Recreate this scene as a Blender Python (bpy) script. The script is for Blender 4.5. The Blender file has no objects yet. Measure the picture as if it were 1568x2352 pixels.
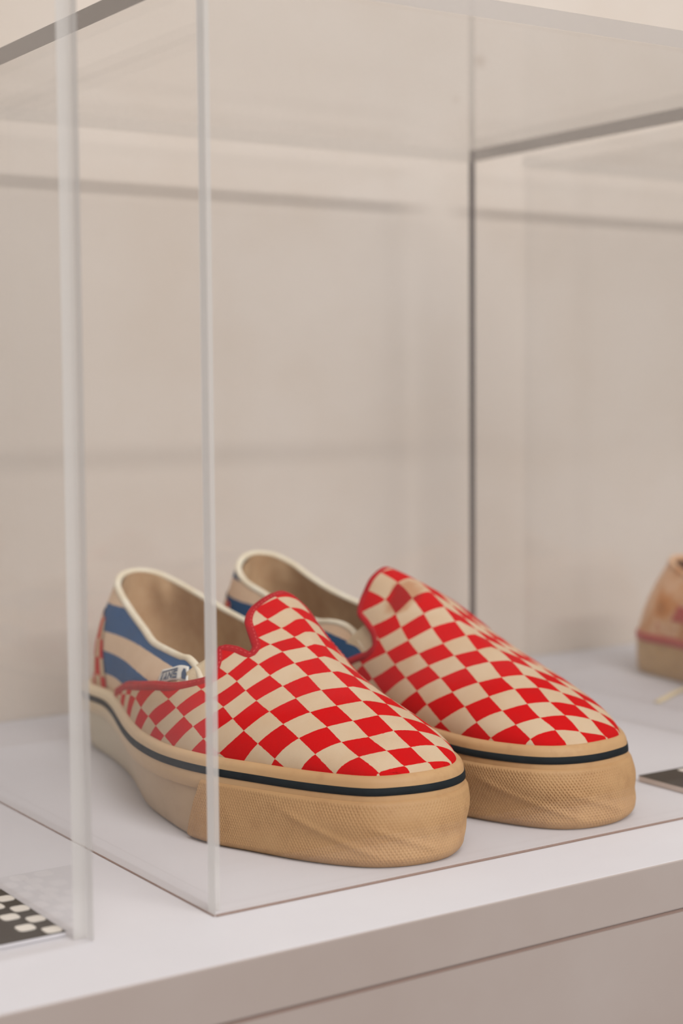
import bpy, bmesh, math, random
import numpy as np
from mathutils import Matrix, Vector

# ---------------------------------------------------------------- camera, world, lights, exposure
scene = bpy.context.scene
COL = scene.collection
PI = math.pi
F_PX, YAW, PITCH, ROLL = 3750.9, math.radians(33.6665), math.radians(4.1551), math.radians(0.41854)
CAM_H = 0.19

def cam_axes():
    cy, sy, cp, sp = math.cos(YAW), math.sin(YAW), math.cos(PITCH), math.sin(PITCH)
    f = Vector((sy*cp, cy*cp, -sp)); r = Vector((cy, -sy, 0)); d = f.cross(r)
    c, s = math.cos(ROLL), math.sin(ROLL)
    return r*c + d*s, r*(-s) + d*c, f

cam_data = bpy.data.cameras.new('camera')
cam_data.sensor_fit = 'VERTICAL'; cam_data.sensor_height = 36.0; cam_data.sensor_width = 24.0
cam_data.lens = F_PX/2352*36.0
cam_data.clip_start = 0.01
cam_data.dof.use_dof = True
cam_data.dof.focus_distance = 0.675
cam_data.dof.aperture_fstop = 6.6
cam = bpy.data.objects.new('camera', cam_data); COL.objects.link(cam)
r_, d_, f_ = cam_axes()
M = Matrix.Identity(4)
for i in range(3):
    M[i][0] = r_[i]; M[i][1] = -d_[i]; M[i][2] = -f_[i]
M[2][3] = CAM_H
cam.matrix_world = M
scene.camera = cam

world = bpy.data.worlds.new('world'); scene.world = world; world.use_nodes = True
bg = world.node_tree.nodes['Background']
bg.inputs[0].default_value = (1.0, 0.985, 0.965, 1); bg.inputs[1].default_value = 0.36

def area_light(name, loc, target, size, power, color, size_y=None):
    l = bpy.data.lights.new(name, 'AREA'); l.energy = power; l.color = color
    l.shape = 'RECTANGLE'; l.size = size; l.size_y = size_y or size
    o = bpy.data.objects.new(name, l); COL.objects.link(o)
    o.location = loc
    o.rotation_euler = (Vector(target) - Vector(loc)).to_track_quat('-Z', 'Y').to_euler()
    return o
# soft ceiling wash and two track spots of the gallery
area_light('ceiling_panel', (0.3, -0.5, 1.8), (0.5, 0.75, 0.1), 1.4, 27, (1.0, 0.99, 0.975))
# two linear track fixtures across the room: long and thin, parallel to the wall
area_light('track_light', (0.66, -2.1, 1.62), (0.66, 0.85, 0.25), 1.9, 40, (1.0, 0.985, 0.965), 0.075)
area_light('track_light_low', (0.7, -2.9, 0.62), (0.66, 0.85, 0.25), 1.4, 10, (1.0, 0.97, 0.95), 0.09)

vs = scene.view_settings
vs.view_transform = 'Standard'; vs.look = 'None'; vs.exposure = -0.13; vs.gamma = 1.0; vs.use_curve_mapping = False
scene.cycles.transparent_max_bounces = 24
scene.cycles.max_bounces = 6
scene.cycles.use_adaptive_sampling = True
scene.cycles.adaptive_threshold = 0.03
scene.cycles.diffuse_bounces = 3
scene.cycles.glossy_bounces = 3
scene.cycles.transmission_bounces = 3

# ---------------------------------------------------------------- materials
def srgb(r, g, b):
    def c(v):
        v /= 255.0
        return v/12.92 if v <= 0.04045 else ((v+0.055)/1.055)**2.4
    return (c(r), c(g), c(b), 1.0)

class Mat:
    def __init__(self, name):
        self.m = bpy.data.materials.new(name); self.m.use_nodes = True
        self.nt = self.m.node_tree; self.nt.nodes.clear()
        self.out = self.node('ShaderNodeOutputMaterial')
    def node(self, t, **kw):
        n = self.nt.nodes.new(t)
        for k, v in kw.items(): setattr(n, k, v)
        return n
    def link(self, a, b): self.nt.links.new(a, b)
    def math(self, op, a, b=None, c=None, clamp=False):
        n = self.node('ShaderNodeMath', operation=op, use_clamp=clamp)
        for i, v in enumerate((a, b, c)):
            if v is None: continue
            if isinstance(v, (int, float)): n.inputs[i].default_value = v
            else: self.link(v, n.inputs[i])
        return n.outputs[0]
    def mix(self, fac, a, b):
        n = self.node('ShaderNodeMix', data_type='RGBA')
        for s, v in ((n.inputs[0], fac), (n.inputs[6], a), (n.inputs[7], b)):
            if isinstance(v, (int, float)): s.default_value = v
            elif isinstance(v, tuple): s.default_value = v
            else: self.link(v, s)
        return n.outputs[2]
    def noise(self, scale, detail=4, rough=0.55, coord=None):
        n = self.node('ShaderNodeTexNoise'); n.inputs['Scale'].default_value = scale
        n.inputs['Detail'].default_value = detail; n.inputs['Roughness'].default_value = rough
        if coord is None: coord = self.obj()
        self.link(coord, n.inputs['Vector'])
        return n.outputs['Fac']
    def obj(self):
        if not hasattr(self, '_tc'): self._tc = self.node('ShaderNodeTexCoord')
        return self._tc.outputs['Object']
    def uv(self):
        if not hasattr(self, '_uv'):
            self._uv = self.node('ShaderNodeUVMap'); self._uv.uv_map = 'UVMap'
        return self._uv.outputs[0]
    def ramp(self, fac, stops, const=False):
        n = self.node('ShaderNodeValToRGB'); cr = n.color_ramp
        cr.interpolation = 'CONSTANT' if const else 'LINEAR'
        while len(cr.elements) < len(stops): cr.elements.new(0.5)
        for e, (p, c) in zip(cr.elements, stops):
            e.position = p; e.color = c if isinstance(c, tuple) else (c, c, c, 1)
        self.link(fac, n.inputs[0])
        return n.outputs[0]
    def principled(self, color, rough=0.6, bump=None, bump_strength=0.3, bump_dist=0.001, spec=0.5, sheen=0.0):
        b = self.node('ShaderNodeBsdfPrincipled')
        if isinstance(color, tuple): b.inputs['Base Color'].default_value = color
        else: self.link(color, b.inputs['Base Color'])
        if isinstance(rough, (int, float)): b.inputs['Roughness'].default_value = rough
        else: self.link(rough, b.inputs['Roughness'])
        b.inputs['Specular IOR Level'].default_value = spec
        if sheen: b.inputs['Sheen Weight'].default_value = sheen
        if bump is not None:
            bn = self.node('ShaderNodeBump'); bn.inputs['Strength'].default_value = bump_strength
            bn.inputs['Distance'].default_value = bump_dist
            self.link(bump, bn.inputs['Height']); self.link(bn.outputs[0], b.inputs['Normal'])
        self.link(b.outputs[0], self.out.inputs[0])
        return self.m

def plain(name, col, rough=0.6, var=0.0, scale=40, col2=None, spec=0.5, bump=0.0, bscale=600):
    M_ = Mat(name)
    c = col
    if col2 is not None:
        n = M_.noise(scale, 5)
        f = M_.ramp(n, [(0.35, 0.0), (0.68, 1.0)])
        c = M_.mix(f, col, col2)
    bp = M_.noise(bscale, 2) if bump else None
    return M_.principled(c, rough, bp, bump, 0.0006, spec)

def fabric_print(name, mm, red, cream, stain=None):
    """checks printed on canvas; UVs count printed cells, mm = size of a cell"""
    M_ = Mat(name)
    sep = M_.node('ShaderNodeSeparateXYZ'); M_.link(M_.uv(), sep.inputs[0])
    u, v = sep.outputs[0], sep.outputs[1]
    w = M_.math('MULTIPLY', M_.math('SUBTRACT', M_.noise(900, 2), 0.5), 0.04)   # tiny wobble of the print edges
    iu = M_.math('FLOOR', M_.math('ADD', u, w)); iv = M_.math('FLOOR', M_.math('ADD', v, w))
    s = M_.math('ADD', M_.math('ADD', iu, iv), 1000.0)
    f = M_.math('GREATER_THAN', M_.math('MODULO', s, 2.0), 0.5)
    dirt = M_.ramp(M_.noise(45, 6, 0.65), [(0.42, 0.0), (0.75, 1.0)])
    c_cream = M_.mix(M_.math('MULTIPLY', dirt, 0.55), cream, srgb(196, 160, 124))
    wear = M_.ramp(M_.noise(70, 6, 0.6), [(0.45, 0.0), (0.8, 1.0)])
    c_red = M_.mix(M_.math('MULTIPLY', wear, 0.5), red, srgb(176, 22, 24))
    c = M_.mix(f, c_cream, c_red)
    if stain is not None:   # rubbed brown patch with a shape of its own
        su, sv, ru, rv = stain
        du = M_.math('POWER', M_.math('DIVIDE', M_.math('SUBTRACT', u, su), ru), 2.0)
        dv = M_.math('POWER', M_.math('DIVIDE', M_.math('SUBTRACT', v, sv), rv), 2.0)
        r2 = M_.math('ADD', M_.math('ADD', du, dv), M_.math('MULTIPLY', M_.math('SUBTRACT', M_.noise(160, 4), 0.5), 1.2))
        k = M_.ramp(r2, [(0.35, 0.75), (1.0, 0.0)])
        c = M_.mix(k, c, M_.mix(f, srgb(178, 122, 84), srgb(140, 34, 30)))
    # twill: fine diagonal ribs of the canvas
    rib = M_.math('SINE', M_.math('MULTIPLY', M_.math('ADD', u, M_.math('MULTIPLY', v, 0.9)), 2*PI*mm/0.7))
    rib2 = M_.math('ADD', M_.math('MULTIPLY', rib, 0.5), M_.noise(1500, 2))
    return M_.principled(c, 0.9, rib2, 0.12, 0.0002, 0.12)

def stripe_print(name, bands, slope, blue, cream):
    """horizontal bands around the quarter: v = height (mm), u = distance from heel (mm)"""
    M_ = Mat(name)
    sep = M_.node('ShaderNodeSeparateXYZ'); M_.link(M_.uv(), sep.inputs[0])
    w = M_.math('MULTIPLY', M_.math('SUBTRACT', M_.noise(700, 3), 0.5), 0.8)
    h = M_.math('ADD', M_.math('ADD', sep.outputs[1], M_.math('MULTIPLY', sep.outputs[0], slope)), w)
    f = None
    for lo, hi in bands:
        g = M_.math('MULTIPLY', M_.math('GREATER_THAN', h, lo), M_.math('LESS_THAN', h, hi))
        f = g if f is None else M_.math('MAXIMUM', f, g)
    dirt = M_.ramp(M_.noise(45, 6, 0.65), [(0.42, 0.0), (0.75, 1.0)])
    cc = M_.mix(M_.math('MULTIPLY', dirt, 0.4), cream, srgb(200, 165, 130))
    bb = M_.mix(M_.math('MULTIPLY', M_.ramp(M_.noise(80, 5), [(0.4, 0.0), (0.8, 1.0)]), 0.5), blue, srgb(38, 74, 110))
    return M_.principled(M_.mix(f, cc, bb), 0.85, M_.noise(1500, 2), 0.3, 0.0003, 0.25)

RED, CREAM = srgb(202, 8, 13), srgb(207, 182, 153)
MT = {}
MT['check_right'] = fabric_print('checked_canvas_a', 11.3, RED, CREAM)
MT['check_left'] = fabric_print('checked_canvas_b', 12.0, RED, CREAM, stain=(-4.4, 0.75, 0.75, 1.25))
MT['check_heel'] = fabric_print('checked_canvas_heel', 10.0, RED, CREAM)
BLUE = srgb(42, 88, 136)
MT['stripe_right'] = stripe_print('striped_canvas_a', [(44, 55.5), (65, 78.5)], 0.0, BLUE, srgb(224, 196, 168))
MT['stripe_left'] = stripe_print('striped_canvas_b', [(46, 56), (66.5, 79.5), (89, 120)], 0.10, srgb(26, 70, 112), srgb(222, 190, 160))

def rubber(name, c1, c2, c3, pale_axis=None):
    M_ = Mat(name)
    n = M_.ramp(M_.noise(30, 6, 0.6), [(0.3, 0.0), (0.72, 1.0)])
    c = M_.mix(n, c1, c2)
    n2 = M_.ramp(M_.noise(110, 6, 0.7), [(0.52, 0.0), (0.8, 1.0)])
    c = M_.mix(M_.math('MULTIPLY', n2, 0.5), c, c3)
    if pale_axis:
        sep = M_.node('ShaderNodeSeparateXYZ'); M_.link(M_.obj(), sep.inputs[0])
        y0, y1, pc = pale_axis          # rubber kept paler away from the yellowed toe
        mr = M_.node('ShaderNodeMapRange'); M_.link(sep.outputs[1], mr.inputs[0])
        mr.inputs[1].default_value = y0; mr.inputs[2].default_value = y1
        c = M_.mix(mr.outputs[0], c, pc)
    return M_.principled(c, 0.55, M_.noise(900, 3), 0.12, 0.0004, 0.35)
MT['bumper'] = rubber('yellowed_rubber', srgb(194, 154, 108), srgb(180, 138, 94), srgb(152, 110, 72))
MT['tape'] = rubber('foxing_rubber', srgb(200, 160, 114), srgb(190, 148, 104), srgb(164, 118, 78), (-0.25, -0.08, srgb(216, 196, 164)))
MT['sidewall'] = rubber('sidewall_rubber', srgb(194, 166, 134), srgb(182, 152, 120), srgb(160, 128, 96), (-0.20, -0.04, srgb(206, 194, 170)))
MT['navy'] = plain('navy_stripe_rubber', srgb(17, 25, 30), 0.75, col2=srgb(24, 33, 38), scale=120, bump=0.1, spec=0.2)
MT['binding'] = plain('red_binding_tape', srgb(182, 22, 30), 0.75, col2=srgb(158, 16, 26), scale=90, bump=0.4, bscale=1400, spec=0.2)
MT['stitch'] = plain('red_stitch', srgb(206, 70, 70), 0.8)
MT['collar'] = plain('cream_collar_canvas', srgb(236, 227, 208), 0.85, col2=srgb(226, 211, 184), scale=60, bump=0.4, bscale=1200, spec=0.2)
MT['lining'] = plain('tan_lining', srgb(204, 172, 136), 0.9, col2=srgb(176, 138, 102), scale=35, bump=0.4, bscale=1200, spec=0.15)
MT['insole'] = plain('brown_insole', srgb(164, 122, 86), 0.9, col2=srgb(140, 100, 70), scale=30, spec=0.15)
MT['gore'] = plain('cream_elastic', srgb(224, 206, 176), 0.9, col2=srgb(208, 184, 150), scale=60, bump=0.5, bscale=900, spec=0.15)
MT['tag_white'] = plain('white_woven_tag', srgb(226, 222, 214), 0.8)
MT['tag_blue'] = plain('blue_woven_letters', srgb(58, 78, 108), 0.8)

# tan shoe
def patchy_canvas():
    M_ = Mat('worn_tan_canvas')
    n1 = M_.noise(26, 3, 0.5); n2 = M_.noise(48, 4, 0.6)
    c = M_.ramp(n1, [(0.30, srgb(150, 96, 52)), (0.42, srgb(206, 142, 88)), (0.55, srgb(226, 186, 152)), (0.68, srgb(214, 160, 116)), (0.8, srgb(130, 84, 50))])
    red = M_.ramp(n2, [(0.66, 0.0), (0.70, 1.0)])
    return M_.principled(M_.mix(M_.math('MULTIPLY', red, 0.8), c, srgb(196, 60, 48)), 0.9, M_.noise(800, 2), 0.3, 0.0005, 0.15)
MT['tan_canvas'] = patchy_canvas()
MT['tan_sole'] = rubber('tan_sole_rubber', srgb(206, 172, 126), srgb(190, 152, 104), srgb(150, 116, 76))
MT['red_band'] = plain('red_sole_band', srgb(176, 66, 60), 0.6, col2=srgb(190, 90, 78), scale=60)
MT['tan_dark'] = plain('brown_eyestay', srgb(120, 78, 44), 0.9)

def wall_mat():
    M_ = Mat('stained_plaster')
    tc = M_.node('ShaderNodeTexCoord')
    mp = M_.node('ShaderNodeMapping'); M_.link(tc.outputs['Object'], mp.inputs[0]); mp.inputs['Scale'].default_value = (1, 1, 2.2)
    n1 = M_.ramp(M_.noise(2.2, 6, 0.6, mp.outputs[0]), [(0.3, 0.0), (0.7, 1.0)])
    c = M_.mix(n1, srgb(219, 208, 198), srgb(210, 197, 185))
    n2 = M_.ramp(M_.noise(9, 5, 0.6), [(0.45, 0.0), (0.8, 1.0)])
    c = M_.mix(M_.math('MULTIPLY', n2, 0.35), c, srgb(202, 184, 166))
    n3 = M_.ramp(M_.noise(34, 2, 0.4), [(0.765, 0.0), (0.8, 1.0)])
    c = M_.mix(M_.math('MULTIPLY', n3, 0.3), c, srgb(150, 124, 104))
    return M_.principled(c, 0.9, M_.noise(60, 6), 0.12, 0.002, 0.15)
MT['wall'] = wall_mat()
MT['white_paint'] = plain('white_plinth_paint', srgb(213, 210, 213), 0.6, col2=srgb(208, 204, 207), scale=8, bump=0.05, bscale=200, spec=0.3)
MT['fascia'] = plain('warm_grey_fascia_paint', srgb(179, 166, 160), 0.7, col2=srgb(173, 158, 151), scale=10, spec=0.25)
MT['groove'] = plain('shadow_gap', srgb(160, 136, 126), 0.9)
MT['floor'] = plain('grey_floor', srgb(150, 140, 132), 0.7)
MT['black_print'] = plain('black_print', srgb(62, 54, 46), 0.55, spec=0.3)
MT['white_print'] = plain('white_print', srgb(226, 218, 208), 0.6, spec=0.3)
MT['block'] = plain('beige_block_edge', srgb(214, 200, 190), 0.7)
MT['yellow_strip'] = plain('pale_yellow_strip', srgb(236, 218, 176), 0.9)

def acrylic(name, haze=0.0, haze_col=(0.8, 0.79, 0.77, 1), tint=0.996):
    """clear sheet: straight-through transmission, Schlick reflection, optional frosted haze"""
    M_ = Mat(name)
    g = M_.node('ShaderNodeNewGeometry')
    dp = M_.node('ShaderNodeVectorMath', operation='DOT_PRODUCT')
    M_.link(g.outputs['Normal'], dp.inputs[0]); M_.link(g.outputs['Incoming'], dp.inputs[1])
    c = M_.math('ABSOLUTE', dp.outputs['Value'])
    k = M_.math('POWER', M_.math('SUBTRACT', 1.0, c, clamp=True), 5.0)
    fr = M_.math('ADD', M_.math('MULTIPLY', k, 0.5), 0.028, clamp=True)
    tr = M_.node('ShaderNodeBsdfTransparent'); tr.inputs[0].default_value = (tint, tint, tint, 1)
    gl = M_.node('ShaderNodeBsdfGlossy'); gl.inputs['Roughness'].default_value = 0.0
    base = tr.outputs[0]
    if haze > 0:
        df = M_.node('ShaderNodeBsdfDiffuse'); df.inputs[0].default_value = haze_col
        tl = M_.node('ShaderNodeBsdfTranslucent'); tl.inputs[0].default_value = haze_col
        a = M_.node('ShaderNodeMixShader'); a.inputs[0].default_value = 0.5
        M_.link(df.outputs[0], a.inputs[1]); M_.link(tl.outputs[0], a.inputs[2])
        mx = M_.node('ShaderNodeMixShader'); mx.inputs[0].default_value = haze
        M_.link(tr.outputs[0], mx.inputs[1]); M_.link(a.outputs[0], mx.inputs[2])
        base = mx.outputs[0]
    m2 = M_.node('ShaderNodeMixShader'); M_.link(fr, m2.inputs[0])
    M_.link(base, m2.inputs[1]); M_.link(gl.outputs[0], m2.inputs[2])
    M_.link(m2.outputs[0], M_.out.inputs[0])
    return M_.m
MT['acrylic'] = acrylic('clear_acrylic')
MT['acrylic_edge'] = acrylic('bonded_acrylic_edge', 0.72, (0.86, 0.85, 0.835, 1), 0.92)
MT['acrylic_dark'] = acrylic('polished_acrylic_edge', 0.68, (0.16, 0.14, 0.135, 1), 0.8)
def contact():
    M_ = Mat('acrylic_contact_face'); t_ = M_.node('ShaderNodeBsdfTransparent'); t_.inputs[0].default_value = (0.97, 0.965, 0.96, 1)
    M_.link(t_.outputs[0], M_.out.inputs[0]); return M_.m
MT['acrylic_contact'] = contact()
MT['refraction_tint'] = acrylic('amber_refraction_tint', 0.5, (0.46, 0.30, 0.23, 1), 0.95)  # brown of the refracted shoe soles, put into the colour
MT['acrylic_faint'] = acrylic('clear_acrylic_edge', 0.0, (0.7, 0.69, 0.67, 1), 0.985)

# ---------------------------------------------------------------- object helpers
def mesh_obj(name, verts, faces, mat, parent=None, uvs=None, smooth=True, mats=None, face_mats=None):
    me = bpy.data.meshes.new(name)
    me.from_pydata([tuple(v) for v in verts], [], [tuple(f) for f in faces])
    for m in (mats or [mat]): me.materials.append(m)
    if face_mats is not None: me.polygons.foreach_set('material_index', np.array(face_mats, dtype=np.int32))
    if uvs is not None:
        ul = me.uv_layers.new(name='UVMap')
        li = np.zeros(len(me.loops), dtype=np.int32); me.loops.foreach_get('vertex_index', li)
        ul.data.foreach_set('uv', np.asarray(uvs, dtype=np.float32)[li].ravel())
    me.polygons.foreach_set('use_smooth', np.full(len(me.polygons), smooth))
    me.update()
    o = bpy.data.objects.new(name, me); COL.objects.link(o)
    if parent is not None: o.parent = parent
    return o

def empty(name, loc, label=None, cat=None, group=None, kind=None, rz=0.0):
    o = bpy.data.objects.new(name, None); COL.objects.link(o); o.location = loc; o.rotation_euler = (0, 0, rz)
    tag(o, label, cat, group, kind); o.empty_display_size = 0.05
    return o
def tag(o, label=None, cat=None, group=None, kind=None):
    for k, v in (('label', label), ('category', cat), ('group', group), ('kind', kind)):
        if v: o[k] = v
    return o

BOXF = [(0, 3, 2, 1), (4, 5, 6, 7), (0, 1, 5, 4), (1, 2, 6, 5), (2, 3, 7, 6), (3, 0, 4, 7)]  # -z +z -y +x +y -x
def box(name, lo, hi, mat, parent=None, bevel=0.0, mats=None, face_mats=None):
    x0, y0, z0 = lo; x1, y1, z1 = hi
    v = [(x0, y0, z0), (x1, y0, z0), (x1, y1, z0), (x0, y1, z0), (x0, y0, z1), (x1, y0, z1), (x1, y1, z1), (x0, y1, z1)]
    o = mesh_obj(name, v, BOXF, mat, parent, smooth=False, mats=mats, face_mats=face_mats)
    if bevel:
        b = o.modifiers.new('bevel', 'BEVEL'); b.width = bevel; b.segments = 3
    return o

def grid_faces(nu, nv, closed_u=False, flip=False):
    i, j = np.meshgrid(np.arange(nu if closed_u else nu-1), np.arange(nv-1), indexing='ij')
    a = i*nv + j; b = ((i+1) % nu)*nv + j
    f = np.stack([a, b, b+1, a+1], -1).reshape(-1, 4)
    return f[:, ::-1] if flip else f

def tube(name, pts, radius, mat, parent, nseg=8, flat=1.0, normals=None, closed=False):
    """round or flattened tube swept along pts (metres); normals = thin direction"""
    P = np.asarray(pts, float); n = len(P)
    T = np.gradient(P, axis=0) if not closed else np.roll(P, -1, 0) - np.roll(P, 1, 0)
    T /= np.linalg.norm(T, axis=1)[:, None] + 1e-12
    if normals is None:
        up = np.array([0, 0, 1.0]); S = np.cross(T, up); bad = np.linalg.norm(S, axis=1) < 1e-3
        S[bad] = (1, 0, 0); S /= np.linalg.norm(S, axis=1)[:, None]; Nn = np.cross(S, T)
    else:
        Nn = np.asarray(normals, float); S = np.cross(T, Nn); S /= np.linalg.norm(S, axis=1)[:, None] + 1e-12
        Nn = np.cross(S, T)
    r = np.broadcast_to(np.asarray(radius, float), (n,))
    a = np.linspace(0, 2*PI, nseg, endpoint=False)
    V_ = P[:, None] + r[:, None, None]*(np.cos(a)[None, :, None]*S[:, None] + flat*np.sin(a)[None, :, None]*Nn[:, None])
    V_ = V_.reshape(-1, 3)
    faces = []
    for i in range(n if closed else n-1):
        for j in range(nseg):
            faces.append((i*nseg+j, i*nseg+(j+1) % nseg, ((i+1) % n)*nseg+(j+1) % nseg, ((i+1) % n)*nseg+j))
    if not closed:
        faces.append(tuple(range(nseg))[::-1]); faces.append(tuple((n-1)*nseg+j for j in range(nseg)))
    return mesh_obj(name, V_, faces, mat, parent)

def pchip(pts):
    y, z = np.array(pts, float).T
    h = np.diff(y); d = np.diff(z)/h; m = np.zeros(len(y)); m[0], m[-1] = d[0], d[-1]
    for i in range(1, len(y)-1):
        if d[i-1]*d[i] > 0:
            w1 = 2*h[i]+h[i-1]; w2 = h[i]+2*h[i-1]; m[i] = (w1+w2)/(w1/d[i-1]+w2/d[i])
    def f(q):
        q = np.clip(np.asarray(q, float), y[0], y[-1]); i = np.clip(np.searchsorted(y, q)-1, 0, len(y)-2)
        t = (q-y[i])/h[i]
        return (2*t**3-3*t*t+1)*z[i]+(t**3-2*t*t+t)*h[i]*m[i]+(-2*t**3+3*t*t)*z[i+1]+(t**3-t*t)*h[i]*m[i+1]
    return f

# ---------------------------------------------------------------- structure: wall, floor, plinth
WALL_Y = 0.896
PLY0, PLX0, PLX1 = 0.4665, -1.2, 2.4
w = box('wall_back', (-3.0, WALL_Y, -0.95), (4.5, WALL_Y+0.12, 2.6), MT['wall']); tag(w, 'stained beige plaster wall behind the plinth', 'wall', kind='structure')
w.location = (0, 0, 0)
fl = box('floor', (-3.0, -4.0, -1.0), (4.5, WALL_Y, -0.95), MT['floor']); tag(fl, 'grey floor below the plinth', 'floor', kind='structure')
pl = empty('plinth', (0.6, 0.68, -0.95), 'long white painted plinth running along the beige wall', 'plinth')
def rel(o, p): o.parent = p; o.matrix_parent_inverse = Matrix.Translation(-Vector(p.location)); return o
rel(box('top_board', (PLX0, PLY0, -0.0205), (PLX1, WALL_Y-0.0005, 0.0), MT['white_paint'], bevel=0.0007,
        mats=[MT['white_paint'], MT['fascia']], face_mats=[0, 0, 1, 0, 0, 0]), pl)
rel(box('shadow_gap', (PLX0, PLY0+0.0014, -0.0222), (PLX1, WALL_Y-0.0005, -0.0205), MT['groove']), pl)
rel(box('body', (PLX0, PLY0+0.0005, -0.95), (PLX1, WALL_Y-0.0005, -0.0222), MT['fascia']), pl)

# ---------------------------------------------------------------- display cases
def display_case(x0, x1, y0, y1, h, t, label, vert_mats, top_mats, z0=0.0, lid=0.0078):
    c = empty('display_case', ((x0+x1)/2, (y0+y1)/2, z0), label, 'display case', 'clear acrylic display covers on the plinth')
    A = MT['acrylic']
    zt = h - lid
    fl_, fr_, bl_, br_ = vert_mats     # bonded vertical joints: front-left, front-right, back-left, back-right
    tf, tb, tl, tr = top_mats          # edges of the lid
    e = 0.0003
    # the front and back sheets run full width: their end faces are the visible joints
    rel(box('front_panel', (x0, y0, e), (x1, y0+t, zt), A, mats=[A, fl_, fr_, MT['acrylic_contact']], face_mats=[3, 3, 0, 2, 0, 1]), c)
    rel(box('back_panel', (x0, y1-t, e), (x1, y1, zt), A, mats=[A, bl_, br_, MT['acrylic_contact']], face_mats=[3, 3, 0, 2, 0, 1]), c)
    rel(box('side_panel', (x0, y0+t+e, e), (x0+t, y1-t-e, zt), A, mats=[A, fl_, bl_, MT['acrylic_contact']], face_mats=[3, 3, 1, 0, 2, 0]), c)
    rel(box('side_panel', (x1-t, y0+t+e, e), (x1, y1-t-e, zt), A, mats=[A, fr_, br_, MT['acrylic_contact']], face_mats=[3, 3, 1, 0, 2, 0]), c)
    rel(box('lid', (x0, y0, zt+e), (x1, y1, h), A, mats=[A, tf, tb, tl, tr], face_mats=[0, 0, 1, 4, 2, 3]), c)
    return c
def refraction_line(c, lo, hi):  # added tinted strip imitating the refracted line at the foot of the case
    rel(box('refraction_line', lo, hi, MT['refraction_tint']), c)
B_ = acrylic('lid_back_edge', 0.92, (0.74, 0.69, 0.64, 1), 0.9); L_ = acrylic('lid_front_edge', 0.5, (0.62, 0.59, 0.58, 1), 0.95)
E_, D_, F_ = MT['acrylic_edge'], MT['acrylic_dark'], MT['acrylic_faint']
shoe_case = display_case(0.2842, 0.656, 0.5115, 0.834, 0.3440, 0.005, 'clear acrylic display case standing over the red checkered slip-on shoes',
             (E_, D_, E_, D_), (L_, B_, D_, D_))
refraction_line(shoe_case, (0.2842, 0.5107, 0.0001), (0.656, 0.5113, 0.0009)); refraction_line(shoe_case, (0.2834, 0.5115, 0.0001), (0.2840, 0.834, 0.0005))
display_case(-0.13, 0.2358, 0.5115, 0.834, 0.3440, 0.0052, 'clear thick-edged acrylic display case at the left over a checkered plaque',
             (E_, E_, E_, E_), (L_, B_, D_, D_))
display_case(0.700, 1.06, 0.500, 0.834, 0.3440, 0.004, 'clear acrylic display case at the right over the tan shoe',
             (F_, F_, F_, F_), (F_, B_, F_, F_))

# ---------------------------------------------------------------- shoe geometry (millimetres, heel at origin, toe towards -y, lateral side -x)
CP = np.array([(404,825,404,824),(388,822,385.5,820),(375,812.5,371.5,810),(369.5,797,363.5,794),(366.5,775,363,770),(362,752,357.5,748),
 (354.5,722,348.5,722),(345,694,339,695),(336,668,331,667),(331,640,327,638),(328,612,328.5,616),(331,594,333,598),(338,577,341,577),
 (348,552,351,553),(361,532,364,532),(373,523.5,376,526),(386,520.5,388,523.5),(399,522,400,524.5),(409,528.5,411.5,530),(417.5,541,421,542),
 (426.5,562,429,562),(433,588,431,590),(433.5,615,432,615),(430.5,648,430.5,648),(428,685,431,685),(425,718,431,718),(428,750,434,750),
 (434,776,437.5,772),(435.5,797,439.5,794),(431,812.5,433,810),(420,822,421.5,820)], float) - np.array([404, 817, 404, 817])
def catmull_closed(P, n):
    m = len(P); t = np.arange(m*n)/n; i = t.astype(int); f = (t-i)[:, None]
    p0, p1, p2, p3 = P[(i-1) % m], P[i % m], P[(i+1) % m], P[(i+2) % m]
    return .5*((2*p1)+(-p0+p2)*f+(2*p0-5*p1+4*p2-p3)*f*f+(-p0+3*p1-3*p2+p3)*f**3)
def smooth_closed(A, k):
    for _ in range(k): A = .25*np.roll(A, 1, 0)+.5*A+.25*np.roll(A, -1, 0)
    return A
OUT = smooth_closed(catmull_closed(CP, 8), 6)
def out_normals(P):
    d = np.roll(P, -1, 0)-np.roll(P, 1, 0); d /= np.linalg.norm(d, axis=1)[:, None]
    n = np.stack([d[:, 1], -d[:, 0]], 1)
    return -n if np.sum((P-P.mean(0))*n) < 0 else n
OB, OS = OUT[:, :2], OUT[:, 2:]
NB, NS = out_normals(OB), out_normals(OS)
NP = len(OB)
ARC = np.concatenate([[0], np.cumsum(np.linalg.norm(np.diff(np.vstack([OS, OS[:1]]), axis=0), axis=1))])
ARCL = ARC[-1]; ARC = ARC[:-1]
FT = OS-NS*4.0
ITIP = int(np.argmin(FT[:, 1])); YTIP, XTIP = FT[ITIP, 1], FT[ITIP, 0]
NEAR = FT[:ITIP+1]; FAR = np.concatenate([FT[ITIP:], FT[:1]])
Z0 = 36.0
YW = lambda y: y-817.0
def prof_w(p): return pchip([(YW(a), b) for a, b in p])
XCF = pchip([(YW(520), XTIP), (YW(560), -14), (YW(640), -13), (YW(700), -6), (YW(760), 0)])
PF = prof_w([(520, 1.0), (560, 1.05), (610, 1.25), (640, 1.2), (670, 1.1), (700, 1.15), (760, 1.3)])
NARROW = prof_w([(520, 0.), (535, .25), (560, .5), (620, .5), (760, .3)])
ZERO = lambda y: 0.0

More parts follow.
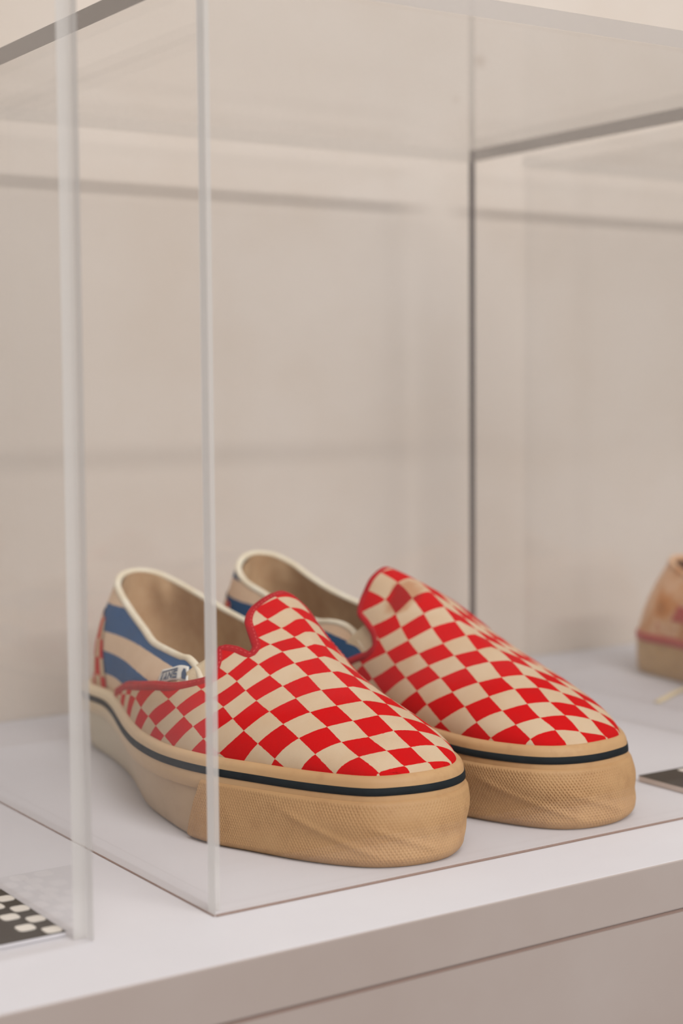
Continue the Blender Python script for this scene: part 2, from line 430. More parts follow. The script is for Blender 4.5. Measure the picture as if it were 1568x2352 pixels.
def wall_at(s, z, off):
    """point on the sole wall at arc position s (mm), height z, outward offset"""
    s = np.asarray(s, float) % ARCL
    def ip(A): return np.stack([np.interp(s, np.append(ARC, ARCL), np.append(A[:, k], A[0, k])) for k in (0, 1)], -1)
    f = np.clip(np.asarray(z, float)/31.5, 0, 1)[..., None]
    f = f*f*(3-2*f)
    p = ip(OB)*(1-f)+ip(OS)*f
    n = ip(NB)*(1-f)+ip(NS)*f; n /= np.linalg.norm(n, axis=-1)[..., None]
    p = p+n*np.asarray(off, float)[..., None]
    return np.concatenate([p, np.broadcast_to(np.asarray(z, float), p.shape[:-1])[..., None]], -1)

def Vsurf(y, th, sh, inset=0.0):
    y = np.maximum(np.asarray(y, float), YTIP+.02); th = np.asarray(th, float)
    o = np.argsort(NEAR[:, 1]); xn = np.interp(y, NEAR[o, 1], NEAR[o, 0])
    o = np.argsort(FAR[:, 1]); xf = np.interp(y, FAR[o, 1], FAR[o, 0])
    xc = XCF(y); xc = np.clip(xc, xn+.35*(xf-xn), xf-.35*(xf-xn))
    p = PF(y); q = 1+(p-1)*.5
    c, s = np.cos(th), np.sin(th).clip(0)
    k = np.where(c > 0, np.abs(c)**(p+sh['pl'](y)), np.abs(c)**(p+sh['pm'](y)))
    x = np.where(c > 0, xc-(xc-xn)*k, xc+(xf-xc)*k)
    top = sh['ridge'](y)-sh['ridge'](YTIP)
    if inset:
        sc = np.clip(1-inset/np.maximum(xf-xn, 8)*2, 0, 1); x = xc+(x-xc)*sc; top = np.maximum(top-inset, 0.2)
    z = Z0+top*s**q
    if 'fold' in sh: z = z - sh['fold'](y, th)
    return np.stack([x, y+0*x, z], -1)

RIGHT = dict(pl=ZERO, pm=prof_w([(520, 0.), (535, .25), (560, .5), (600, .5), (618, .3), (632, .0), (646, -.28), (760, -.25)]), ridge=prof_w([(520,36),(531,41),(537,46.5),(546,51),(560,57),(575,63.5),(590,70),(605,77.5),(620,86),(632,92.5),(645,98),(660,103),(700,106),(760,108)]))
LEFT = dict(pl=prof_w([(520, 0.), (535, .25), (560, .55), (600, .8), (640, .9), (670, .6), (760, .4)]), pm=ZERO, ridge=prof_w([(520,36),(531,41),(537,46),(546,51),(560,57),(575,62.5),(590,68),(605,73),(620,78.5),(640,87.5),(660,96.5),(675,100.5),(690,103),(760,106)]))
RIGHT['end'] = pchip([(t, YW(y)) for t, y in [(0,760),(.03,755),(.175,724.5),(.326,671),(.425,647),(.518,634.7),(.617,626.6),(.68,623.6),(.803,627),(.873,631.8),(.942,626.6),(1.0,618.4),(1.082,620),(1.14,628),(1.187,634.7),(1.286,640),(1.431,643.2),(1.641,647),(1.78,650),(1.88,650.3),(1.98,646),(2.08,635),(2.2,624.5),(2.38,622),(2.5,626),(2.65,640),(2.85,680),(3.0,715),(3.1416,740)]])
LEFT['end'] = pchip([(t, YW(y)) for t, y in [(0,750),(.2,715),(.35,685),(.5,664),(.62,654),(.75,652),(.86,660),(.95,670),(1.1,677),(1.25,680.5),(1.524,682.5),(1.74,681),(1.92,679.6),(2.083,677.3),(2.263,675),(2.35,672),(2.391,665),(2.461,656.3),(2.542,653.4),(2.659,657),(2.734,664),(2.822,674),(2.97,710),(3.1416,745)]])
# print lattice read off the cloth: (along mm, across mm, row, column)
RIGHT['lattice'] = [(94.9,-28.3,-1,0),(84.9,-27.4,0,0),(75.1,-25.9,1,0),(64.2,-25.3,2,0),(52.2,-25.2,3,0),(94.3,-15.5,-1,1),(84.3,-14.4,0,1),(73.8,-13.4,1,1),(61.7,-13.6,2,1),(49.0,-13.7,3,1),(116.3,-11.7,-4,2),(107.7,-8.8,-3,2),(99.6,-6.3,-2,2),(91.6,-4.3,-1,2),(83.0,-2.9,0,2),(71.3,-2.5,1,2),(102.3,-42.2,-2,-1),(94.9,-40.9,-1,-1),(86.9,-40.2,0,-1),(77.7,-39.3,1,-1),(67.4,-38.0,2,-1),(90.2,-52.1,0,-2),(81.0,-52.1,1,-2),(120.8,2.6,-4,3),(114.3,6.5,-3,3),(105.0,8.0,-2,3),(94.9,7.7,-1,3),(48.4,-13.5,3,1),(36.3,-13.0,4,1),(23.7,-13.2,5,1),(13.3,-11.3,6,1),(4.0,-7.7,7,1),(52.2,-25.0,3,0),(39.5,-24.0,4,0),(28.1,-24.0,5,0),(16.6,-22.8,6,0),(5.4,-19.4,7,0),(58.5,-1.8,2,2),(47.1,-1.7,3,2),(35.7,-0.7,4,2),(23.7,-0.8,5,2),(11.9,-0.3,6,2),(4.0,3.6,7,2),(128.4,-71.0,-3,-3),(119.5,-70.8,-2,-3),(111.0,-70.1,-1,-3),(101.7,-69.0,0,-3),(92.2,-68.6,1,-3),(174.2,-82.9,-5,-4),(159.5,-85.6,-4,-4),(146.4,-86.3,-3,-4),(135.3,-85.8,-2,-4),(124.0,-85.2,-1,-4),(114.3,-84.9,0,-4)]
LEFT['lattice'] = [(93.1,28.7,0,0),(80.2,30.0,1,0),(66.6,32.2,2,0),(53.0,34.1,3,0),(40.6,36.3,4,0),(30.6,36.6,5,0),(96.9,15.5,-1,1),(85.1,16.9,0,1),(72.8,18.7,1,1),(58.6,21.2,2,1),(46.2,23.7,3,1),(33.7,24.9,4,1),(22.9,24.8,5,1),(13.0,23.2,6,1),(93.7,3.9,-1,2),(79.6,7.0,0,2),(67.9,8.3,1,2),(53.6,11.2,2,2),(42.5,11.7,3,2),(29.9,13.4,4,2),(19.0,13.6,5,2),(10.1,11.1,6,2),(90.0,41.2,1,-1),(78.9,43.4,2,-1),(64.8,45.8,3,-1),(78.9,-4.2,0,3),(64.2,-1.7,1,3),(50.5,0.8,2,3),(38.7,1.2,3,3),(26.7,3.1,4,3),(150.3,6.9,-5,1),(135.3,9.1,-4,1),(121.7,10.7,-3,1),(110.8,13.2,-2,1),(146.6,18.0,-5,0),(135.3,20.8,-4,0),(126.8,23.8,-3,0),(116.6,26.0,-2,0),(104.4,27.2,-1,0),(126.8,37.8,-2,-1),(115.9,38.9,-1,-1),(103.1,39.8,0,-1),(119.8,0.3,-3,2),(106.9,1.8,-2,2),(142.9,51.7,-2,-2),(131.4,53.2,-1,-2),(116.6,54.4,0,-2)]
# collar line from lateral front, round the heel, to medial front (world-fitted mm)
RIGHT['collar'] = [(344,632,62),(347,641,66.5),(349,653,69.5),(350,662,69),(355.5,687,68.5),(362,714,68.5),(369.5,739,71.5),(375.5,765,77),(379,784,83.5),(383.5,798,88),(392,809,91.5),(404,814,92.5),(415,811,91),(424,802,86.5),(428,783,81),(430,757,75),(430,731,71),(428,705,69),(425,676,68),(420,650,66)]
LEFT['collar'] = [(350,650,64),(354,664,68),(357,687,69),(363,714,69),(371,739,72),(377,765,78),(381,784,84.5),(385,798,91),(393,808,96),(404,813,97.5),(415,809,96),(424,799,91),(427,784,85),(425,764,79.5),(424,742,74),(420,718,70),(419,703,71),(418.5,692,71),(419,681,69),(420.5,670,64.5),(421,662,60.5)]

def foot_at(x, y):
    """nearest arc position on the foot line"""
    d = np.hypot(FT[:, 0]-x, FT[:, 1]-y); return int(np.argmin(d))

def resample(P, n, closed=False):
    P = np.asarray(P, float)
    # catmull open
    Q = np.vstack([2*P[0]-P[1], P, 2*P[-1]-P[-2]]); out = []
    for i in range(len(P)-1):
        p0, p1, p2, p3 = Q[i:i+4]
        for t in np.linspace(0, 1, 12, endpoint=False):
            out.append(.5*((2*p1)+(-p0+p2)*t+(2*p0-5*p1+4*p2-p3)*t*t+(-p0+3*p1-3*p2+p3)*t**3))
    out.append(P[-1]); out = np.array(out)
    s = np.concatenate([[0], np.cumsum(np.linalg.norm(np.diff(out, axis=0), axis=1))])
    q = np.linspace(0, s[-1], n)
    return np.stack([np.interp(q, s, out[:, k]) for k in range(out.shape[1])], 1)

def lattice_uv(tab, u, v):
    """thin-plate interpolation of the printed grid over the cloth"""
    T = np.array(tab, float); P = T[:, :2]/30.0; n = len(P)
    def k(r2): return np.where(r2 > 1e-12, r2*np.log(np.maximum(r2, 1e-12)), 0.0)
    K = k(((P[:, None]-P[None])**2).sum(-1))+np.eye(n)*0.05
    A = np.block([[K, np.ones((n, 1)), P], [np.ones((1, n)), np.zeros((1, 3))], [P.T, np.zeros((2, 3))]])
    c = np.linalg.solve(A, np.vstack([T[:, 2:], np.zeros((3, 2))]))
    q = np.stack([u.ravel(), v.ravel()], 1)/30.0
    B = k(((q[:, None]-P[None])**2).sum(-1))
    return (B@c[:n]+c[n]+q@c[n+1:]).reshape(u.shape+(2,))

MM = 0.001
def build_shoe(name, label, group, sh, loc, rz, mirror, mats, check, stripes, tag_part):
    root = empty(name, loc, label, 'shoe', group, rz=rz)
    sx = -1.0 if mirror else 1.0
    def put(nm, P, faces, mat, uvs=None, parent=root, **kw):
        P = np.asarray(P, float).reshape(-1, 3)*MM*np.array([sx, 1, 1])
        faces = [tuple(f[::-1]) for f in faces] if mirror else faces
        return mesh_obj(nm, P, faces, mat, parent, uvs, **kw)
    # ---- sole: smooth sidewall, closed below
    S = np.linspace(0, ARCL, 260, endpoint=False)
    prof = [(0.0, -3.0), (0.5, -1.2), (1.6, -0.2), (6, 0.3), (14, 0.5), (22, 0.2), (27, -0.5), (31, -2.0), (34, -5.0)]
    P = np.stack([wall_at(S, np.full_like(S, z), np.full_like(S, o)) for z, o in prof], 1)
    nv = len(prof); F = [tuple(f) for f in grid_faces(len(S), nv, True)]
    F.append(tuple(i*nv for i in range(len(S)))); F.append(tuple(i*nv+nv-1 for i in range(len(S)))[::-1])
    put('sole', P, F, mats['sidewall'])
    # ---- foxing tape with rounded top lip
    zl = 22.0 + 2.5*np.sin(S/ARCL*2*PI*3)*0.2
    prof = [(0.0, 0.4), (0.02, 1.35), (0.3, 1.35), (0.6, 1.15), (0.85, 0.6), (0.95, 0.0), (1.02, -1.4), (1.045, -2.8), (1.03, -3.8), (0.96, -5.4)]
    P = np.stack([wall_at(S, zl+(36.0-zl)*a, np.full_like(S, o)) for a, o in prof], 1)
    nv = len(prof)
    put('foxing_tape', P, [tuple(f) for f in grid_faces(len(S), nv, True)], mats['tape'])
    # ---- stripe
    prof = [(29.0, 0.6), (29.15, 1.5), (30.6, 1.4), (32.2, 1.1), (32.35, 0.3)]
    P = np.stack([wall_at(S, np.full_like(S, z), np.full_like(S, o)) for z, o in prof], 1)
    put('foxing_stripe', P, [tuple(f) for f in grid_faces(len(S), len(prof), True)], mats['navy'])
    # ---- toe bumper: textured strip round the toe
    i0 = int(np.argmin(np.abs(OS[:ITIP, 1]-YW(615)) + (np.arange(ITIP) < 60)*1e3)); s0 = ARC[i0]
    far_i = ITIP+int(np.argmin(np.abs(OS[ITIP:ITIP+90, 1]-YW(612)))); s1 = ARC[far_i]
    if mats.get('bumper'):
        nu, nz = 1500, 100
        if not tag_part: nu = 1500
        sg = np.linspace(s0, s1, nu); zg = np.linspace(0, 1, nz)
        SS, ZZ = np.meshgrid(sg, zg, indexing='ij')
        zz = 0.15+ZZ*26.6
        # ends slant forward towards the top
        SS = SS + (1-2*(SS-s0)/(s1-s0))*ZZ*12*np.clip(1-np.minimum(SS-s0, s1-SS)/60, 0, 1)
        tipw = np.exp(-(((SS-s0)/(s1-s0)-0.5)/0.27)**4)
        body = 1.9+0.9*np.sin(np.clip(zz/27, 0, 1)*PI*0.9)
        body = body+tipw*(1.2*np.exp(-((zz-19.5)/6.5)**2)-0.35*np.exp(-((zz-10)/4)**2))
        body = body-(2.6+0.4*tipw)*np.clip(1-zz/(3.0+1.5*tipw), 0, 1)**2
        body = body-1.1*np.clip((zz-25.3)/1.5, 0, 1)**1.5
        # pressed waves of the worn toe
        sm = (s0+s1)/2
        def crease(sa, za, sb, zb, amp, wd):
            dx, dz = sb-sa, zb-za; L = math.hypot(dx, dz)
            t = ((SS-sa)*dx+(zz-za)*dz)/L/L; dd = ((SS-sa)*dz-(zz-za)*dx)/L
            return amp*np.exp(-(dd/wd)**2)*np.clip(np.minimum(t*5, (1-t)*5), 0, 1)
        for a in mats['creases']: body = body+crease(sm+a[0], a[1], sm+a[2], a[3], a[4], a[5])
        g = np.cos(2*PI*SS/1.45)*np.cos(2*PI*zz/2.3)
        fade = np.clip((26.0-zz)/1.0, 0, 1)*np.clip((zz-0.8)/0.8, 0, 1)
        wear = 0.55+0.45*np.sin(SS*0.11+1.3)*np.cos(zz*0.23+SS*0.05)
        pit = np.clip(g, 0, 1)**0.7*mats['pit']*fade*np.clip(wear+0.25, 0.2, 1)
        P = wall_at(SS, zz, body-pit)
        # rim column down to the wall on both ends
        e0 = wall_at(SS[0]-0.15, zz[0], np.full(nz, -0.6)); e1 = wall_at(SS[-1]+0.15, zz[-1], np.full(nz, -0.6))
        P = np.concatenate([e0[None], P, e1[None]], 0)
        # roll the top edge in
        top = wall_at(np.concatenate([[SS[0, -1]], SS[:, -1], [SS[-1, -1]]]), np.full(nu+2, 27.1), np.full(nu+2, 0.2))
        P = np.concatenate([P, top[:, None]], 1)
        put('toe_bumper', P, grid_faces(nu+2, nz+1), mats['bumper'])
    # ---- vamp
    nt, ny = 150, 110
    th = np.linspace(0, PI, nt); ye = sh['end'](th)
    t = np.linspace(0, 1, ny)**1.7
    YY = YTIP+0.02+(ye[:, None]-YTIP-0.02)*t[None]
    TH = np.repeat(th[:, None], ny, 1)
    G = Vsurf(YY, TH, sh)
    G[..., 2] -= 2.0*np.clip(1-(YY-YTIP)/2.2, 0, 1)      # tucked under the tape at the very tip
    # cloth coordinates: along the ridge, across from the ridge
    yr = np.linspace(YTIP+.02, YW(765), 300); rr = Vsurf(yr, np.full(300, PI/2), sh)
    ra = np.concatenate([[0], np.cumsum(np.linalg.norm(np.diff(rr, axis=0), axis=1))])
    tq = np.linspace(0, PI, 181); yq = np.linspace(YTIP+.02, YW(765), 160)
    YQ, TQ = np.meshgrid(yq, tq, indexing='ij'); GQ = Vsurf(YQ, TQ, sh)
    va = np.concatenate([np.zeros((160, 1)), np.cumsum(np.linalg.norm(np.diff(GQ, axis=1), axis=2), 1)], 1); va -= va[:, 90:91]
    uu = np.interp(YY, yr, ra)
    fi = np.interp(YY, yq, np.arange(160)); i0_ = np.clip(fi.astype(int), 0, 158); fr = fi-i0_
    fj = TH/PI*180; j0_ = np.clip(fj.astype(int), 0, 179); fs = fj-j0_
    vv = (va[i0_, j0_]*(1-fr)*(1-fs)+va[i0_+1, j0_]*fr*(1-fs)+va[i0_, j0_+1]*(1-fr)*fs+va[i0_+1, j0_+1]*fr*fs)
    uv = lattice_uv(sh['lattice'], uu, vv).reshape(-1, 2)
    vm = put('vamp', G, grid_faces(nt, ny, flip=True), check, uv)
    sol = vm.modifiers.new('thickness', 'SOLIDIFY'); sol.thickness = 0.0016; sol.offset = -1.0
    # ---- binding along the vamp edge
    E3 = G[:, -1]; sel = slice(2, nt-2)
    eps = 0.01
    dv = (Vsurf(ye, np.minimum(th+eps, PI), sh)-Vsurf(ye, np.maximum(th-eps, 0), sh)); dy = Vsurf(ye+1, th, sh)-Vsurf(ye-1, th, sh)
    nrm = np.cross(dy, dv); nrm /= np.linalg.norm(nrm, axis=1)[:, None]+1e-9
    nrm *= np.sign(np.sum(nrm*(G[:, -1]-np.array([XCF(YW(650)), YW(650), 40])), axis=1))[:, None]
    pe = resample(E3[sel]+nrm[sel]*0.35, 260); ne = resample(nrm[sel], 260)
    ne /= np.linalg.norm(ne, axis=1)[:, None]
    fl = np.array([sx, 1, 1])
    bd = tube('vamp_binding', pe*MM*fl, 0.0027, mats['binding'], root, 14, 0.6, ne*fl)
    # stitch row: short raised dashes
    sv, sf = [], []
    L = resample(pe+ne*1.6, 1300); Ln = resample(ne, 1300)
    for k in range(8, 1290, 8):
        a, b = L[k], L[k+4]; d = b-a; d /= np.linalg.norm(d)+1e-9; sd = np.cross(d, Ln[k])*0.22; up = Ln[k]*0.18
        n0 = len(sv)
        sv += [a-sd, a+sd, b+sd, b-sd, a+up, b+up]
        sf += [(n0, n0+1, n0+4), (n0+3, n0+5, n0+2), (n0, n0+4, n0+5, n0+3), (n0+1, n0+2, n0+5, n0+4)]
    st = put('stitching', np.array(sv), sf, mats['stitch'], parent=bd, smooth=False); st['kind'] = 'stuff'
    # ---- quarter, striped: lofted from the foot line to the collar
    cc = resample(np.array(sh['collar'], float)-np.array([404, 817, 0]), 140)
    foot = np.zeros((140, 3))
    # matching foot positions: by y on the sides, by angle round the heel
    ctrl = []
    for k in range(140):
        x, y, z = cc[k]
        if y < YW(742):
            A = NEAR if x < -8 else FAR
            o = np.argsort(A[:, 1]); ctrl.append((np.interp(y, A[o, 1], A[o, 0]), y))
        else:
            ang = math.atan2(y-YW(742), x)     # 0 = medial side, pi = lateral side
            ctrl.append((None, ang))
    ka = [k for k in range(140) if ctrl[k][0] is None]; k0, k1 = ka[0], ka[-1]
    a0 = foot_at(*ctrl[k0-1]); a1 = foot_at(*ctrl[k1+1])
    sA, sB = ARC[a0], ARC[a1]-ARCL          # lateral position, medial position (negative side of heel)
    for k in range(140):
        if ctrl[k][0] is None:
            fct = (k-(k0-1))/((k1+1)-(k0-1)); s_ = sA+(sB-sA)*fct
            q = wall_at(np.array([s_]), np.array([36.0]), np.array([-4.0]))[0]; foot[k] = (q[0], q[1], 34)
        else: foot[k] = (ctrl[k][0], ctrl[k][1], 34)
    for _ in range(8): foot[1:-1] = .25*foot[:-2]+.5*foot[1:-1]+.25*foot[2:]
    d2 = np.gradient(cc, axis=0)[:, :2]; hn = np.stack([-d2[:, 1], d2[:, 0]], 1); hn /= np.linalg.norm(hn, axis=1)[:, None]
    cen = np.array([-4.0, YW(720)])
    hn *= np.sign(np.sum(hn*((foot[:, :2]+cc[:, :2])/2-np.array([[-2, 0]])*0-np.stack([np.full(140, 0.0), np.minimum(cc[:, 1], YW(770))], 1)), axis=1))[:, None]
    HN = np.concatenate([hn, np.zeros((140, 1))], 1)
    tt = np.linspace(0, 1, 24)
    def loft(off, bulge, top_off=0.0, z_lo=None):
        b = foot.copy()
        if z_lo is not None: b[:, 2] = z_lo
        A = b[:, None]*(1-tt)[None, :, None]+cc[:, None]*tt[None, :, None]
        A = A+HN[:, None]*((off+(top_off-off)*tt**3)[None, :, None]+bulge*np.sin(tt*PI)[None, :, None])
        return A
    Q = loft(-1.6, 4.6, -0.6)
    dist = np.concatenate([[0], np.cumsum(np.linalg.norm(np.diff(cc, axis=0), axis=1))]); heel_k = int(np.argmax(cc[:, 1]))
    uu = np.abs(dist-dist[heel_k])[:, None]+0*Q[..., 0]
    put('quarter', Q, grid_faces(140, 24), stripes, np.stack([uu, Q[..., 2]], -1).reshape(-1, 2))
    # ---- heel patch of checked cloth over the back seam
    if mats.get('heel_patch'):
        Qh = loft(-0.9, 4.6, 0.2)
        hk = 22
        ks = np.arange(heel_k-hk, heel_k+hk+1); ks = ks[(ks >= 0) & (ks < 140)]
        nt_ = 20; rows = []
        for a in np.linspace(0, 1, nt_):
            half = (1-0.3*a*a)*hk
            cols = heel_k+np.linspace(-half, half, 25)
            ti = a*0.74*23
            i0c = np.clip(np.floor(cols).astype(int), 0, 138); fc = (cols-i0c)[:, None]
            j0c = int(min(ti, 22)); fj_ = ti-j0c
            B = Qh[:, j0c]*(1-fj_)+Qh[:, j0c+1]*fj_
            rows.append(B[i0c]*(1-fc)+B[i0c+1]*fc)
        Rr = np.array(rows).transpose(1, 0, 2)
        du = np.concatenate([[0], np.cumsum(np.linalg.norm(np.diff(Rr[:, 0], axis=0), axis=1))])
        du -= du[-1]/2
        uvh = np.stack([np.repeat(du[:, None], nt_, 1)/9.5, Rr[..., 2]/9.5+0.6], -1).reshape(-1, 2)
        put('heel_patch', Rr, grid_faces(25, nt_), mats['heel_patch'], uvh)
    # ---- lining inside, insole
    Lg = loft(-5.0, 2.4, -4.2, 27.0)
    kk_ = np.arange(140); fold = 3.4*np.exp(-((kk_-heel_k-6)/2.4)**2)+1.5*np.exp(-((kk_-heel_k+7)/2.6)**2)
    Lg = Lg-HN[:, None]*(fold[:, None]*np.exp(-((tt-0.86)/0.16)**2)[None])[..., None]
    put('lining', Lg, grid_faces(140, 24, flip=True), mats['lining'])
    si = np.linspace(0, ARCL, 120, endpoint=False)
    ins = wall_at(si, np.full(120, 30.0), np.full(120, -6.5))
    put('insole', np.vstack([ins, ins.mean(0)[None]]), [(i, (i+1) % 120, 120) for i in range(120)], mats['insole'])
    # ---- rolled collar edge
    crn = cc+HN*-2.0
    tube('collar', crn*MM*fl, 0.0019, mats['collar'], root, 12)
    # front ends of the collar binding: folded down the quarter edge
    for kk, idx in ((0, 0), (139, 23)):
        col = (Q[kk]+Lg[kk])*0.5
        tube('collar_end', (col[8:]+0)*MM*fl, 0.0019, mats['collar'], root, 10, 0.8)
    # ---- elastic gores between quarter and tongue, one on each side
    for lo, hi in sh['gores']:
        tg = np.linspace(lo, hi, 16); yg = np.linspace(0, 1, 12)
        yb = sh['end'](tg)-12; yt = np.full(16, 0.0)
        ytop = np.linspace(sh['gore_y'][0], sh['gore_y'][1], 16) if lo < 1.5 else np.linspace(sh['gore_y'][1], sh['gore_y'][0], 16)
        YG = yb[:, None]+(ytop[:, None]-yb[:, None])*yg[None]
        Gg = Vsurf(YG, np.repeat(tg[:, None], 12, 1), sh, inset=2.2)
        go = put('gore', Gg, grid_faces(16, 12), mats['gore'])
        s2 = go.modifiers.new('thickness', 'SOLIDIFY'); s2.thickness = 0.0012
    return root, Q, put

RIGHT['gores'] = [(0.45, 0.82), (2.3, 2.62)]; RIGHT['gore_y'] = (YW(650), YW(636))
LEFT['gores'] = [(0.6, 0.9), (2.37, 2.72)]; LEFT['gore_y'] = (YW(684), YW(668))
base_m = dict(sidewall=MT['sidewall'], tape=MT['tape'], navy=MT['navy'], bumper=MT['bumper'], binding=MT['binding'], stitch=MT['stitch'],
              lining=MT['lining'], insole=MT['insole'], collar=MT['collar'], gore=MT['gore'], heel_patch=MT['check_heel'], pit=0.30,
              creases=[(-62, 22, -8, 3, 0.5, 1.6), (-22, 18, 10, 5, 0.5, 1.6), (8, 5, 60, 14, 0.55, 2.6)])
right_m = dict(base_m); right_m['pit'] = 0.34
left_m = dict(base_m); left_m['pit'] = 0.6; left_m['creases'] = [(62, 22, 8, 3, 0.5, 1.6), (22, 18, -10, 5, 0.5, 1.6), (-8, 5, -60, 14, 0.55, 2.6)]
GRP = 'pair of red and cream checkered slip-on shoes in the case'
rs, Qr, put_r = build_shoe('slip_on_shoe', 'red and cream checkered slip-on shoe nearer the camera, blue-striped side with white tag', GRP,
    RIGHT, (0.404, 0.817, 0.0), 0.0, False, right_m, MT['check_right'], MT['stripe_right'], True)
ls, Ql, put_l = build_shoe('slip_on_shoe', 'red and cream checkered slip-on shoe behind, with rubbed brown patch on its tall tongue', GRP,
    LEFT, (0.482, 0.819, 0.0), math.radians(-3.0), True, left_m, MT['check_left'], MT['stripe_left'], False)

# ---- woven side tag with its lettering on the nearer shoe
def q_at(k, t):
    i, j = int(min(max(k, 0), 138)), int(min(max(t, 0), 22)); a, b = k-i, t-j
    return (Qr[i, j]*(1-a)*(1-b)+Qr[i+1, j]*a*(1-b)+Qr[i, j+1]*(1-a)*b+Qr[i+1, j+1]*a*b)
def tag_point(a, b, lift):
    """a 0..1 from rear to front, b 0..1 from bottom to top, on the lateral quarter"""
    k = (14.2+(3.2-14.2)*a)*(1-b)+(15.2+(6.0-15.2)*a)*b
    t = (14.4+(19.6-14.4)*a)*(1-b)+(18.6+(22.2-18.6)*a)*b
    n = np.cross(q_at(k+.5, t)-q_at(k-.5, t), q_at(k, t+.5)-q_at(k, t-.5)); n /= np.linalg.norm(n)
    if n[0] > 0: n = -n
    return q_at(k, t)+n*lift
nu_, nv_ = 14, 6
TG = np.array([[tag_point(a, b, 0.35) for b in np.linspace(0, 1, nv_)] for a in np.linspace(0, 1, nu_)])
tg = put_r('side_tag', TG, grid_faces(nu_, nv_, flip=True), MT['tag_white']); tg['label'] = 'white woven side tag with blue letters'
s3 = tg.modifiers.new('thickness', 'SOLIDIFY'); s3.thickness = 0.0004
LET = {'V': [((0, 1), (.22, 1), (.5, .35), (.5, 0), (.38, 0)), ((.5, 0), (.62, 0), (1, .78), (.85, .78), (.5, .3))],
       'A': [((0, 0), (.22, 0), (.58, .78), (.42, .78)), ((.42, .78), (.58, .78), (1, 0), (.78, 0)), ((.25, .18), (.75, .18), (.7, .34), (.3, .34))],
       'N': [((0, 0), (.22, 0), (.22, .78), (0, .78)), ((.78, 0), (1, 0), (1, .78), (.78, .78)), ((0, .78), (.24, .78), (1, 0), (.76, 0))],
       'S': [((0, 0), (1, 0), (1, .16), (0, .16)), ((0, .31), (1, .31), (1, .47), (0, .47)), ((0, .62), (1, .62), (1, .78), (0, .78)), ((.8, .1), (1, .1), (1, .4), (.8, .4)), ((0, .4), (.2, .4), (.2, .7), (0, .7))]}
def letter_mesh(nm, polys, a0, a1):
    v, f = [], []
    for pg in polys:
        n0 = len(v)
        for (x, y) in pg: v.append(tag_point(a0+(a1-a0)*x, 0.12+0.7*y, 1.15))
        f.append(tuple(range(n0, n0+len(pg))))
    return put_r(nm, np.array(v), f, MT['tag_blue'], parent=tg, smooth=False)
for i, ch in enumerate('VANS'):
    letter_mesh('letter', LET[ch], 0.10+i*0.145, 0.225+i*0.145)
letter_mesh('letter_bar', [((0, .86), (1, .86), (1, 1.0), (0, 1.0))], 0.10, 0.66)
letter_mesh('emblem', [((.1, 0), (.9, 0), (1, .5), (.7, .95), (.3, .95), (0, .5))], 0.80, 0.96)

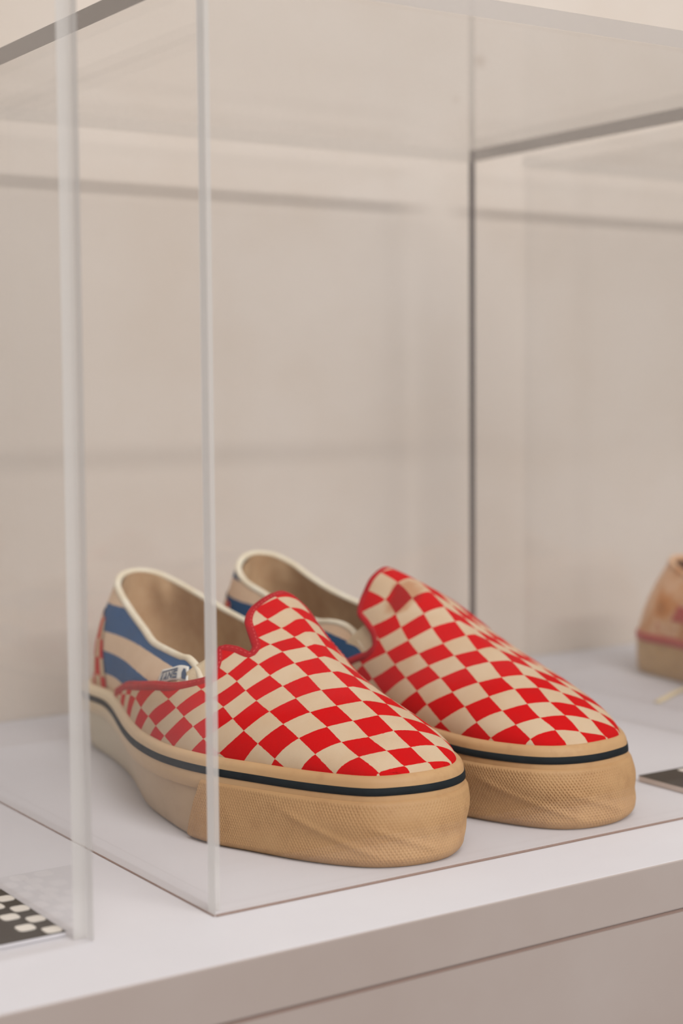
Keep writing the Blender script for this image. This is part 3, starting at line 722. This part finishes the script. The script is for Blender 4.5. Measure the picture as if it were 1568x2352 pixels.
# ---------------------------------------------------------------- worn tan shoe at the right edge
def tan_shoe():
    m = dict(sidewall=MT['tan_sole'], tape=MT['tan_sole'])
    root = empty('canvas_shoe', (0.8065, 0.8100, 0.0), 'worn tan canvas shoe with a red sole band at the right edge', 'shoe')
    S = np.linspace(0, ARCL, 160, endpoint=False)
    def strip(nm, prof, mat, caps=False):
        P = np.stack([wall_at(S, np.full_like(S, z), np.full_like(S, o)) for z, o in prof], 1); nv = len(prof)
        F = [tuple(f) for f in grid_faces(160, nv, True)]
        if caps: F.append(tuple(i*nv for i in range(160))); F.append(tuple(i*nv+nv-1 for i in range(160))[::-1])
        return mesh_obj(nm, P.reshape(-1, 3)*MM, F, mat, root)
    strip('sole', [(0, -3), (0.6, -.8), (3, 0), (14, .4), (23, 0), (26, -1), (28, -4)], MT['tan_sole'], True)
    strip('sole_band', [(23.2, -.4), (23.4, .5), (26, .6), (28.6, .4), (29, -.4), (29.2, -3)], MT['red_band'])
    sh = dict(pl=ZERO, pm=ZERO, ridge=prof_w([(520,28),(531,34),(546,46),(575,58),(605,68),(640,78),(680,86),(760,90)]))
    # upper: closed heel quarter and vamp
    cc = resample(np.array([(354,676,84),(359,700,76),(364,722,69),(370,745,66),(376,768,68),(384,788,72),(392,800,75),(404,806,76),(416,800,75),(424,788,72),(429,768,68),(431,745,66),(431,722,69),(429,700,76),(424,676,84)], float)-np.array([404,817,0]), 90)
    sa = ARC[int(np.argmin(np.abs(OS[:ITIP, 1]-YW(676))))]; sb = ARC[ITIP+int(np.argmin(np.abs(OS[ITIP:-20, 1]-YW(676))))]-ARCL
    foot = wall_at(np.linspace(sa, sb, 90), np.full(90, 28.0), np.full(90, -0.8))
    tt = np.linspace(0, 1, 20)
    hv = foot[:, :2]-np.stack([np.zeros(90), np.minimum(foot[:, 1], YW(770))], 1); hv /= np.linalg.norm(hv, axis=1)[:, None]
    HN = np.concatenate([hv, np.zeros((90, 1))], 1)
    def loft(o, b): return foot[:, None]*(1-tt)[None, :, None]+cc[:, None]*tt[None, :, None]+HN[:, None]*(o+b*np.sin(tt*PI))[None, :, None]
    mesh_obj('quarter', loft(0, 4).reshape(-1, 3)*MM, grid_faces(90, 20), MT['tan_canvas'], root)
    mesh_obj('lining', loft(-3, 3.4).reshape(-1, 3)*MM, grid_faces(90, 20, flip=True), MT['tan_dark'], root)
    tube('collar', (cc+HN*-1.5)*MM, 0.0023, MT['tan_canvas'], root, 10)
    th = np.linspace(0, PI, 60); end = pchip([(0, YW(690)), (.5, YW(680)), (1.0, YW(676)), (1.57, YW(672)), (2.14, YW(676)), (2.64, YW(680)), (3.1416, YW(690))])(th)
    YY = YTIP+.02+(end[:, None]-YTIP-.02)*(np.linspace(0, 1, 40)**1.7)[None]
    G = Vsurf(YY, np.repeat(th[:, None], 40, 1), sh); G[..., 2] -= 8.5
    mesh_obj('vamp', G.reshape(-1, 3)*MM, grid_faces(60, 40, flip=True), MT['tan_canvas'], root)
    # small red woven heel label low on the quarter
    P = loft(0.7, 4)
    k0 = 22
    mesh_obj('heel_label', P[k0:k0+5, 6:12].reshape(-1, 3)*MM, grid_faces(5, 6), MT['red_band'], root)
tan_shoe()

# ---------------------------------------------------------------- caption plaques
def plaque(x0, x1, y0, y1, h, label, cells, side=None):
    root = empty('caption_plaque', ((x0+x1)/2, (y0+y1)/2, 0.0), label, 'plaque')
    rel(box('base', (x0, y0, 0.0002), (x1, y1, h-0.0002), side or MT['block'], bevel=0.0003), root)
    rel(box('printed_face', (x0, y0, h-0.0002), (x1, y1, h), MT['black_print']), root)
    for (cx0, cx1, cy0, cy1) in cells:
        # rounded white check
        r = min(cx1-cx0, cy1-cy0)*0.28; v = []
        for (px, py, a0) in ((cx1-r, cy1-r, 0), (cx0+r, cy1-r, 90), (cx0+r, cy0+r, 180), (cx1-r, cy0+r, 270)):
            for k in range(5):
                a = math.radians(a0+k*22.5); v.append((px+r*math.cos(a), py+r*math.sin(a)))
        n = len(v)
        V3 = [(x, y, h) for x, y in v]+[(x, y, h+0.00025) for x, y in v]
        F = [tuple(range(n, 2*n))]+[(i, (i+1) % n, n+(i+1) % n, n+i) for i in range(n)]
        rel(mesh_obj('white_check', V3, F, MT['white_print'], smooth=False), root)
cells = []
for k in range(5):          # two columns of checks along the right border
    y0 = 0.5235+k*0.0144
    cells.append((0.2237, 0.2300, y0, y0+0.0066)); cells.append((0.2166, 0.2232, y0+0.0072, y0+0.0138))
plaque(0.13, 0.2304, 0.5225, 0.597, 0.0019, 'black plaque with a white checker border inside the left case', cells, MT['white_paint'])
cells = [(0.5775+k*0.0125, 0.5835+k*0.0125, 0.5655-(k % 2)*0.006, 0.5705-(k % 2)*0.006) for k in range(4)]
plaque(0.5548, 0.632, 0.5255, 0.5735, 0.0032, 'black printed plaque on a beige block beside the checkered shoes', cells)

# pale yellow flat strip lying on the plinth by the tan shoe
lp = resample(np.array([(0.706, 0.714, 0.0008), (0.722, 0.722, 0.0008), (0.740, 0.731, 0.0008), (0.757, 0.738, 0.0008)]), 24)
tag(tube('pale_strip', lp, 0.0022, MT['yellow_strip'], None, 8, 0.34), 'pale yellow strip lying on the white plinth by the tan shoe', 'yellow_strip')
